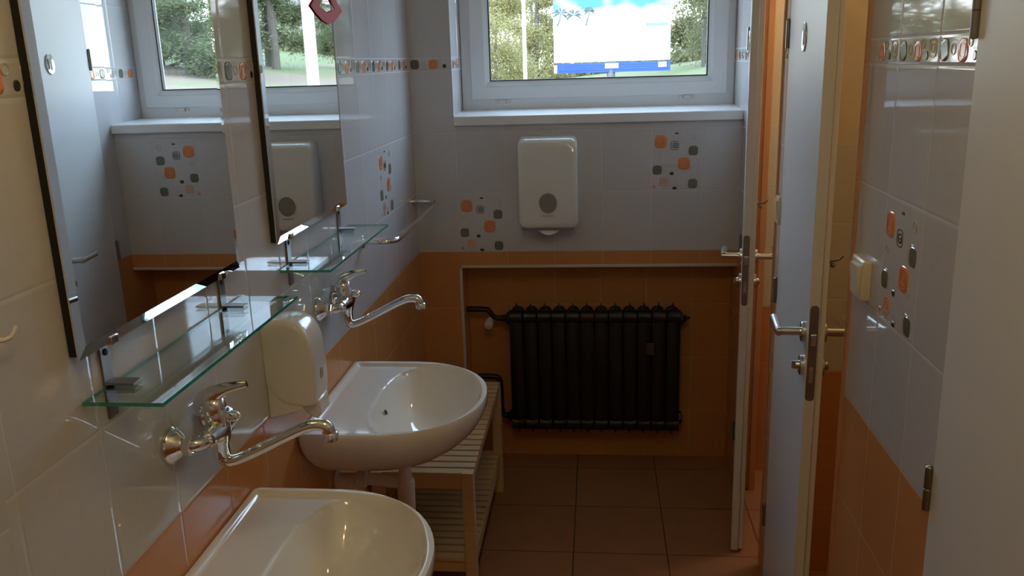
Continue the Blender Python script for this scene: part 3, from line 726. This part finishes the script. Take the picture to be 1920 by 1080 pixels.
for k in range(NS):
    s_ = sec if k == 0 else sec.copy()
    if k: col.objects.link(s_); s_.parent = r
    s_.location = (PT*(k+.5), 0, 0)
XE = NS*PT
bm = new(); lathe(bm, [(0, .028), (.012, .028), (.014, .020), (.022, .014), (.030, .013), (.032, .008)], (XE, .062, zt-.045), 'x', 6); tube(bm, [(XE+.026, .062, zt-.045), (XE+.040, .05, zt-.040)], .006, 8); link('bleed_plug', bm, M_IRON, r)
bm = new(); lathe(bm, [(0, .028), (.012, .028), (.018, .016)], (XE, .062, zb+.045), 'x', 6); link('end_plug', bm, M_IRON, r)
bm = new(); lathe(bm, [(0, .030), (-.012, .028), (-.020, .018), (-.045, .013), (-.060, .013)], (0, .062, zt-.045), 'x', 20)
tube(bm, spline([(-.055, .062, zt-.045), (-.072, .060, zt-.035), (-.090, .055, zt-.012), (-.105, .06, zt-.004), (-.190, .06, zt-.002)], 6), [.011, .011, .012, .0125, .0125, .0125], 16)
link('supply_pipe', bm, M_IRON, r)
bm = new(); lathe(bm, [(-.056, .011), (-.054, .017), (-.020, .018), (-.012, .012), (0, .011)], (-.088, .052, zt-.046), (Vector((0, .96, .28)), Vector((1, 0, 0)), Vector((0, -.28, .96))), 24)
v_ = link('thermostat_head', bm, M_WHITE, r); v_['label'] = 'white thermostat knob'
bm = new(); lathe(bm, [(0, .028), (-.012, .026), (-.020, .016), (-.03, .014)], (0, .062, zb+.045), 'x', 20)
tube(bm, spline([(-.028, .062, zb+.045), (-.045, .062, zb+.055), (-.052, .062, zb+.10), (-.052, .062, zb+.19), (-.062, .062, zb+.225), (-.095, .062, zb+.232), (-.190, .062, zb+.232)], 6), .0125, 16)
link('return_pipe', bm, M_IRON, r)
bm = new(); box(bm, .59, .626, -.014, 0, .545, .600); hm = link('heat_meter', bm, mat('dull grey plastic', (.055, .045, .04), .35), r, bevel=.003)

# ------------------------------------------------------------------ switches
def make_switch(label):
    r = thing('light_switch', label, 'light switch', group='cream light switches on the right wall')
    bm = new()
    o1 = rrect(.088, .088, .006, 3); o2 = rrect(.080, .080, .006, 3)
    rings(bm, [[Vector((-.0005, y, z)) for y, z in o1], [Vector((-.014, y, z)) for y, z in o1], [Vector((-.018, y, z)) for y, z in o2]]); link('switch_plate', bm, M_SWITCH, r)
    bm = new(); rs = [[Vector((-.017, y, z)) for y, z in rrect(.060, .062, .002, 2)], [Vector((-.020-.006*(.5+z/.062), y, z)) for y, z in rrect(.056, .060, .002, 2)]]; rings(bm, rs, smooth=False); link('rocker', bm, M_SWITCH, r)
    return r
sw_ = make_switch('cream light switch between the near and middle cubicle doors'); sw_.location = (W, -1.678, 1.312)
s2 = dup(sw_, (W, -.787, 1.308), 'cream light switch on the narrow strip between the far and middle cubicle doors'); s2.scale = (.7, .55, 1)

# wall hook at the left edge
r = thing('wall_hook', 'small cream hook on the left wall beside the near mirror', 'hook', (0, -2.592, 1.476)); r.scale = (.75, .75, .75)
bm = new(); rings(bm, [[Vector((x, y, z)) for y, z in rrect(.014, .040, .006, 4)] for x in (.0005, .004)]); link('hook_plate', bm, M_WHITE, r)
bm = new(); tube(bm, spline([(.003, 0, -.005), (.018, .003, -.012), (.030, .012, -.008), (.034, .022, .008)], 6), [.004, .0045, .004, .0035], 12); link('hook_arm', bm, M_WHITE, r)

# ------------------------------------------------------------------ ceiling lamp
r = thing('ceiling_lamp', 'ceiling lamp with two bare warm bulbs above the camera', 'lamp', (LAMP.x, LAMP.y, ZC))
bm = new(); lathe(bm, [(-.001, .05), (-.03, .05), (-.035, .04)], (0, 0, 0), 'z', 32); box(bm, -.012, .012, -.16, .16, -.05, -.034); link('lamp_base', bm, M_WHITE, r, bevel=.002)
M_SHADE = bpy.data.materials.new('glowing opal shade'); M_SHADE.use_nodes = True
p_ = M_SHADE.node_tree.nodes['Principled BSDF']; p_.inputs['Emission Color'].default_value = (1, .75, .45, 1); p_.inputs['Emission Strength'].default_value = 3
M_BULB = bpy.data.materials.new('glowing bulb'); M_BULB.use_nodes = True
nt = M_BULB.node_tree; p = nt.nodes['Principled BSDF']; p.inputs['Emission Color'].default_value = (1, .70, .36, 1); p.inputs['Emission Strength'].default_value = 25
for s in (-1, 1):
    bm = new(); lathe(bm, [(-.050, .012), (-.062, .013), (-.075, .020), (-.095, .029), (-.112, .027), (-.124, .015), (-.127, .002)], (0, s*.13, 0), 'z', 24); link('bulb', bm, M_BULB, r, angle=80)
    l = bpy.data.lights.new('bulb_light', 'POINT'); l.energy = LAMP_W; l.color = (1, .75, .34); l.shadow_soft_size = .03
    lo = bpy.data.objects.new('bulb_light', l); col.objects.link(lo); lo.parent = r; lo.location = (0, s*.13, -.165)

for k, (x, y, lab) in enumerate(((1.95, -.34, 'round ceiling lamp inside the far cubicle'), (1.95, -1.28, 'round ceiling lamp inside the middle cubicle'))):
    r = thing('cubicle_lamp', lab, 'lamp', (x, y, ZC), group='round cubicle ceiling lamps')
    bm = new(); lathe(bm, [(-.001, .12), (-.03, .12), (-.034, .115)], (0, 0, 0), 'z', 32); link('lamp_base', bm, M_WHITE, r)
    bm = new(); lathe(bm, [(-.034, .11), (-.06, .10), (-.08, .07), (-.088, .03), (-.09, .001)], (0, 0, 0), 'z', 32, cap=(False, False)); link('lamp_shade', bm, M_SHADE, r)
    l = bpy.data.lights.new('cubicle_light', 'POINT'); l.energy = CUB_W*(2.2, 1)[k]; l.color = ((1, .88, .74), (1, .74, .42))[k]; l.shadow_soft_size = .06
    lo = bpy.data.objects.new('cubicle_light', l); col.objects.link(lo); lo.parent = r; lo.location = (0, 0, -.16)

# ================================================================== OUTSIDE
def gz(x, y): return .15+.012*y+.11*x if x > -8 else .15+.012*y-.88
def ground_mat():
    m_ = bpy.data.materials.new('lawn with leaf litter'); m_.use_nodes = True; nt = m_.node_tree; p = nt.nodes['Principled BSDF']
    tc = N(nt, 'ShaderNodeTexCoord'); a = N(nt, 'ShaderNodeTexNoise'); a.inputs['Scale'].default_value = .16; a.inputs['Detail'].default_value = 6
    b = N(nt, 'ShaderNodeTexNoise'); b.inputs['Scale'].default_value = 3; b.inputs['Detail'].default_value = 8
    nt.links.new(tc.outputs['Object'], a.inputs[0]); nt.links.new(tc.outputs['Object'], b.inputs[0])
    rp = N(nt, 'ShaderNodeValToRGB'); rp.color_ramp.elements[0].position = .46; rp.color_ramp.elements[1].position = .54
    sx = N(nt, 'ShaderNodeSeparateXYZ'); nt.links.new(tc.outputs['Object'], sx.inputs[0])
    lit = math_(nt, 'MULTIPLY', math_(nt, 'LESS_THAN', sx.outputs[1], 27.0), math_(nt, 'GREATER_THAN', sx.outputs[0], 6.0))
    nt.links.new(math_(nt, 'SUBTRACT', math_(nt, 'ADD', a.outputs['Fac'], .06), math_(nt, 'MULTIPLY', lit, .22)), rp.inputs[0])
    g = mixc(nt, b.outputs['Fac'], (.060, .082, .018), (.10, .11, .028)); br = mixc(nt, b.outputs['Fac'], (.10, .065, .045), (.145, .105, .065))
    nt.links.new(mixc(nt, rp.outputs[0], br, g), p.inputs['Base Color']); p.inputs['Roughness'].default_value = .95
    return m_
bm = new(); G = [[bm.verts.new((-30+3*i, .43+3*j, gz(-30+3*i, 3*j)+.05*math.sin(i*1.7+j))) for j in range(34)] for i in range(34)]
for i in range(33):
    for j in range(33): bm.faces.new((G[i][j], G[i+1][j], G[i+1][j+1], G[i][j+1]))
tag(link('lawn', bm, ground_mat()), 'sloping lawn with brown leaf litter outside the window', 'lawn', kind='structure')

def leaf_mat(name, a, b):
    m_ = bpy.data.materials.new(name); m_.use_nodes = True; nt = m_.node_tree; p = nt.nodes['Principled BSDF']
    gi = N(nt, 'ShaderNodeTexCoord'); ns = N(nt, 'ShaderNodeTexNoise'); ns.inputs['Scale'].default_value = 1.4; ns.inputs['Detail'].default_value = 5
    nt.links.new(gi.outputs['Object'], ns.inputs[0])
    cc_ = mixc(nt, ns.outputs['Fac'], a, b); nt.links.new(cc_, p.inputs['Base Color']); p.inputs['Roughness'].default_value = .8
    p.inputs['Specular IOR Level'].default_value = .2
    tr = N(nt, 'ShaderNodeBsdfTranslucent'); nt.links.new(cc_, tr.inputs[0]); mx = N(nt, 'ShaderNodeMixShader'); mx.inputs[0].default_value = .45
    nt.links.new(p.outputs[0], mx.inputs[1]); nt.links.new(tr.outputs[0], mx.inputs[2]); nt.links.new(mx.outputs[0], nt.nodes['Material Output'].inputs[0])
    return m_
L_YEL = leaf_mat('pale yellow green foliage', (.34, .295, .125), (.225, .21, .085))
L_OLV = leaf_mat('olive foliage', (.23, .22, .11), (.14, .15, .07))
L_PIN = leaf_mat('pine needles', (.16, .18, .09), (.085, .11, .055))
M_BARK = mat('grey brown bark', (.10, .085, .07), .9, var=.2, scale=3, bump=.5)
def tree(x, y, h, kind, lab, nleaf, crown, z0f, seed, ls, grp='trees outside the window', lean=0.0, trunk=.14, forks=9):
    rnd = random.Random(seed); z0 = gz(x, y)-.15
    r = thing({'pine': 'pine_tree'}.get(kind, 'broadleaf_tree'), lab, 'tree', (x, y, z0), group=grp)
    bm = new(); P = spline([(0, 0, 0), (lean*.3, 0, h*.3), (lean*.6+.1, 0, h*.6), (lean, 0, h*.97)], 4)
    tube(bm, P, [trunk, trunk*.8, trunk*.5, .02], 10)
    tips = []
    for k in range(forks):
        t = z0f+(1-z0f)*(k+.5)/forks*.92
        b0 = P[min(int(t*(len(P)-1)), len(P)-2)]
        a = rnd.uniform(0, 2*PI); L = crown*(1.0-.55*max(0, t-.3))*rnd.uniform(.65, 1)
        up_ = .12 if kind == 'pine' else .75
        e = b0+Vector((math.cos(a)*L, math.sin(a)*L, L*up_*rnd.uniform(.3, 1.2)))
        mid = (b0+e)/2+Vector((0, 0, L*.10))
        tube(bm, [b0, mid, e], [trunk*.35*(1-t*.5), trunk*.2*(1-t*.5), .01], 6); tips.append((b0, mid, e, L))
        for q in range(3):
            m2 = b0.lerp(e, rnd.uniform(.4, .8)); e2 = m2+Vector((rnd.uniform(-1, 1), rnd.uniform(-1, 1), rnd.uniform(-.1, .9)))*L*.4
            tube(bm, [m2, e2], [trunk*.10, .006], 5); tips.append((m2, m2, e2, L*.6))
    link('trunk', bm, M_BARK, r)
    vs, fs = [], []
    for k in range(nleaf):
        b0, mid, e, L = rnd.choice(tips); t = rnd.uniform(.25, 1.08)
        c = b0.lerp(e, t)+Vector((rnd.gauss(0, 1), rnd.gauss(0, 1), rnd.gauss(0, .8)))*L*(.16 if kind == 'pine' else .24)
        s = ls*rnd.uniform(.6, 1.4); d1 = Vector((rnd.gauss(0, 1), rnd.gauss(0, 1), rnd.gauss(0, 1))).normalized(); d2 = d1.orthogonal().normalized()
        if kind == 'pine': d1 *= 1.6; d2 *= .45
        n0 = len(vs); vs += [c-d1*s, c-d2*s*.7, c+d1*s, c+d2*s*.7]; fs.append((n0, n0+1, n0+2, n0+3))
    me = bpy.data.meshes.new('foliage'); me.from_pydata([tuple(v) for v in vs], [], fs); me.materials.append({'pine': L_PIN, 'yellow': L_YEL, 'olive': L_OLV}[kind])
    fo = bpy.data.objects.new('foliage', me); col.objects.link(fo); fo.parent = r; fo['kind'] = 'stuff'
    return r
tree(-2.71, 27, 6.2, 'yellow', 'thin yellow-green tree at the left of the window view', 34000, 2.1, .08, 1, .030, trunk=.07)
tree(-1.96, 36.3, 7.0, 'yellow', 'forked bare-topped tree between the thin white pole and the billboard', 16000, 1.7, .10, 2, .036, trunk=.17, forks=12)
tree(5.6, 38, 7.5, 'olive', 'olive tree right of the billboard', 26000, 2.4, .12, 3, .042, trunk=.09)
tree(-6.2, 36, 8.0, 'yellow', 'pale tree behind the thin yellow-green tree at the far left', 20000, 3.0, .08, 4, .05)
tree(-2.6, 42, 6.5, 'yellow', 'pale bush-like tree in the distance left of the billboard', 20000, 3.0, .05, 14, .055)
tree(-9.6, 30, 6.0, 'olive', 'olive tree reflected in the right wall tiles, nearer one', 20000, 2.8, .05, 21, .05)
tree(-13.0, 36, 7.0, 'yellow', 'pale tree reflected in the right wall tiles, farther one', 18000, 3.0, .05, 22, .06)
tree(6.4, 44, 8.0, 'olive', 'distant olive tree behind the one right of the billboard', 13000, 3.2, .06, 5, .09)
for i, (x, y, h, lab, n, cr, zf, s_) in enumerate([
        (11.9, 30.0, 6.8, 'pine in the far mirror, left of two close trunks', 18000, 2.4, .20, .055),
        (11.1, 28.5, 6.5, 'pine in the far mirror, right of two close trunks', 18000, 2.2, .22, .055),
        (9.6, 33.0, 6.8, 'pine in the far mirror, right of the white lamp post', 18000, 2.3, .18, .055),
        (11.6, 22.5, 5.2, 'dense pine filling the window reflection in the near mirror', 34000, 2.3, .03, .045),
        (13.8, 25.0, 6, 'dense pine at the left of the window reflection in the near mirror', 30000, 2.6, .03, .05),
        (18.6, 36.5, 8, 'distant pine at the edge of the lawn', 14000, 3.0, .1, .08),
        (12.6, 47.0, 8.5, 'distant pine behind the far mirror trunks', 14000, 3.0, .15, .08)]):
    tree(x, y, h, 'pine', lab, n, cr, zf, 30+i, s_, grp='pines on the lawn', trunk=.17, forks=14 if zf > .05 else 22)
# hedge line far away
bm = new(); rnd = random.Random(5)
for k in range(9000):
    x = rnd.uniform(-14, 30); y = 52+rnd.gauss(0, 1.0); zz = gz(x, y)+abs(rnd.gauss(0, .8)); s = rnd.uniform(.08, .2)
    d1 = Vector((rnd.gauss(0, 1), rnd.gauss(0, 1), rnd.gauss(0, 1))).normalized(); d2 = d1.orthogonal().normalized(); c = Vector((x, y, zz))
    bm.faces.new([bm.verts.new(c-d1*s), bm.verts.new(c-d2*s), bm.verts.new(c+d1*s), bm.verts.new(c+d2*s)])
tag(link('hedge', bm, L_OLV, keep=True), 'low distant hedge beyond the lawn', 'hedge', kind='stuff')

# billboard
BY = 34.5
r = thing('billboard', 'large roadside billboard with a white and cyan holiday picture on a grey post', 'billboard', (1.30, BY, gz(1.3, BY)-.1))
bz0 = gz(1.3, BY)-.1
Mp = bpy.data.materials.new('billboard poster'); Mp.use_nodes = True; nt = Mp.node_tree; p = nt.nodes['Principled BSDF']
tc = N(nt, 'ShaderNodeTexCoord'); ns = N(nt, 'ShaderNodeTexNoise'); ns.inputs['Scale'].default_value = .55; ns.inputs['Detail'].default_value = 2
mp = N(nt, 'ShaderNodeMapping'); mp.inputs['Location'].default_value = (3.1, 0, 1.3); mp.inputs['Scale'].default_value = (1, 1, 1.6)
nt.links.new(tc.outputs['Object'], mp.inputs[0]); nt.links.new(mp.outputs[0], ns.inputs[0])
rp = N(nt, 'ShaderNodeValToRGB'); rp.color_ramp.elements[0].position = .30; rp.color_ramp.elements[1].position = .50
sx = N(nt, 'ShaderNodeSeparateXYZ'); nt.links.new(tc.outputs['Object'], sx.inputs[0])
mrz = N(nt, 'ShaderNodeMapRange', interpolation_type='SMOOTHSTEP'); nt.links.new(sx.outputs[2], mrz.inputs[0]); mrz.inputs[1].default_value = 2.9-bz0; mrz.inputs[2].default_value = 4.1-bz0; skyz = mrz.outputs[0]
nt.links.new(math_(nt, 'MULTIPLY', ns.outputs['Fac'], skyz), rp.inputs[0])
nt.links.new(mixc(nt, rp.outputs[0], (.62, .63, .63), (.045, .19, .215)), p.inputs['Base Color']); p.inputs['Roughness'].default_value = .6
bm = new(); box(bm, -2.36, 2.52, -.05, .10, 1.64-bz0, 4.2-bz0); pan = link('poster_panel', bm, Mp, r)
M_TEAL = mat('printed palm green', (.08, .12, .12), .6, var=.2)
bm = new(); rnd = random.Random(3)
for px_, pz_, s in ((-2.05, 3.62, .40), (-1.5, 3.55, .40), (-.85, 3.70, .28)):
    tube(bm, [(px_-.15, -.052, 3.12-bz0), (px_-.03, -.052, pz_-.2-bz0), (px_, -.052, pz_-bz0)], [.035, .025, .02], 5, flat=.2)
    for k in range(7):
        a = math.radians(-30+40*k+rnd.uniform(-10, 10)); e = Vector((px_+math.cos(a)*s, -.053, pz_-bz0+math.sin(a)*s*.8-.08)); m0 = Vector((px_, -.053, pz_-bz0)); mid = m0.lerp(e, .5)+Vector((0, 0, .08))
        d = (e-m0).normalized(); nrm = Vector((-d.z, 0, d.x))*.05
        bm.faces.new([bm.verts.new(q) for q in (m0, mid-nrm, e, mid+nrm)])
link('printed_palms', bm, M_TEAL, pan, keep=True)
bm = new(); box(bm, 1.5, 2.4, -.0535, -.0515, 3.02-bz0, 3.15-bz0); link('printed_strip', bm, mat('pale cyan print', (.16, .50, .55), .6), pan)
bm = new()
for k in range(4): box(bm, -2.22, 2.52, -.16-.012*(k % 2), .14, 1.20+.10*k-bz0, 1.295+.10*k-bz0)
link('beam', bm, mat('blue painted beam', (.010, .065, .33), .5), r)
bm = new(); box(bm, -2.36, -2.22, -.15, .12, 1.20-bz0, 1.55-bz0); link('beam_end', bm, mat('grey beam end', (.45, .44, .44), .6), r)
for a, b in ((-.20, .36), (2.02, 2.36)):
    bm = new(); box(bm, a, b, -.20, -.172, 1.36-bz0, 1.56-bz0); link('name_plate', bm, M_SILL, r)
bm = new(); lathe(bm, [(0, .17), (1.25-bz0+.1, .17)], (0.05, 0, 0), 'z', 24); link('post', bm, mat('grey post paint', (.13, .135, .14), .6), r)
# poles
bm = new(); lathe(bm, [(0, .062), (7.5, .05)], (0, 0, 0), 'z', 16); tag(link('flag_pole', bm, M_SILL, loc=(-1.46, 24, gz(-1.46, 24)-.1)), 'thin white pole left of the billboard', 'pole')
r = thing('lamp_post', 'white lamp post standing on the lawn, seen in the far mirror', 'lamp post', (4.42, 12.2, gz(4.42, 12.2)-.1))
bm = new(); lathe(bm, [(0, .11), (5.2, .10), (5.6, .05)], (0, 0, 0), 'z', 24); link('post', bm, M_SILL, r)
bm = new(); tube(bm, spline([(0, 0, 5.5), (0, .3, 6.0), (0, 1.0, 6.2)], 5), .04, 10); lathe(bm, [(0, .05), (.1, .14), (.5, .16), (.6, .05)], (0, 1.0, 6.18), 'y', 16); link('lamp_head', bm, M_SILL, r)
# distant building
r = thing('low_building', 'low white building behind the pines', 'building', (20, 60, gz(20, 60)-.2))
bm = new(); box(bm, -6, 6, 0, 8, 0, 3.2); link('walls', bm, mat('beige render', (.25, .22, .18), .8), r)
bm = new(); rings(bm, [[Vector((x, y, z)) for y, z in ((-.4, 3.2), (4, 4.8), (8.4, 3.2))] for x in (-6.4, 6.4)], smooth=False); link('roof', bm, mat('red roof tiles', (.20, .17, .15), .8), r)
for x in (-4.5, -1.5, 1.5, 4.5):
    bm = new(); box(bm, x-.6, x+.6, -.03, .05, 1.0, 2.2); link('window', bm, M_GASK, r)
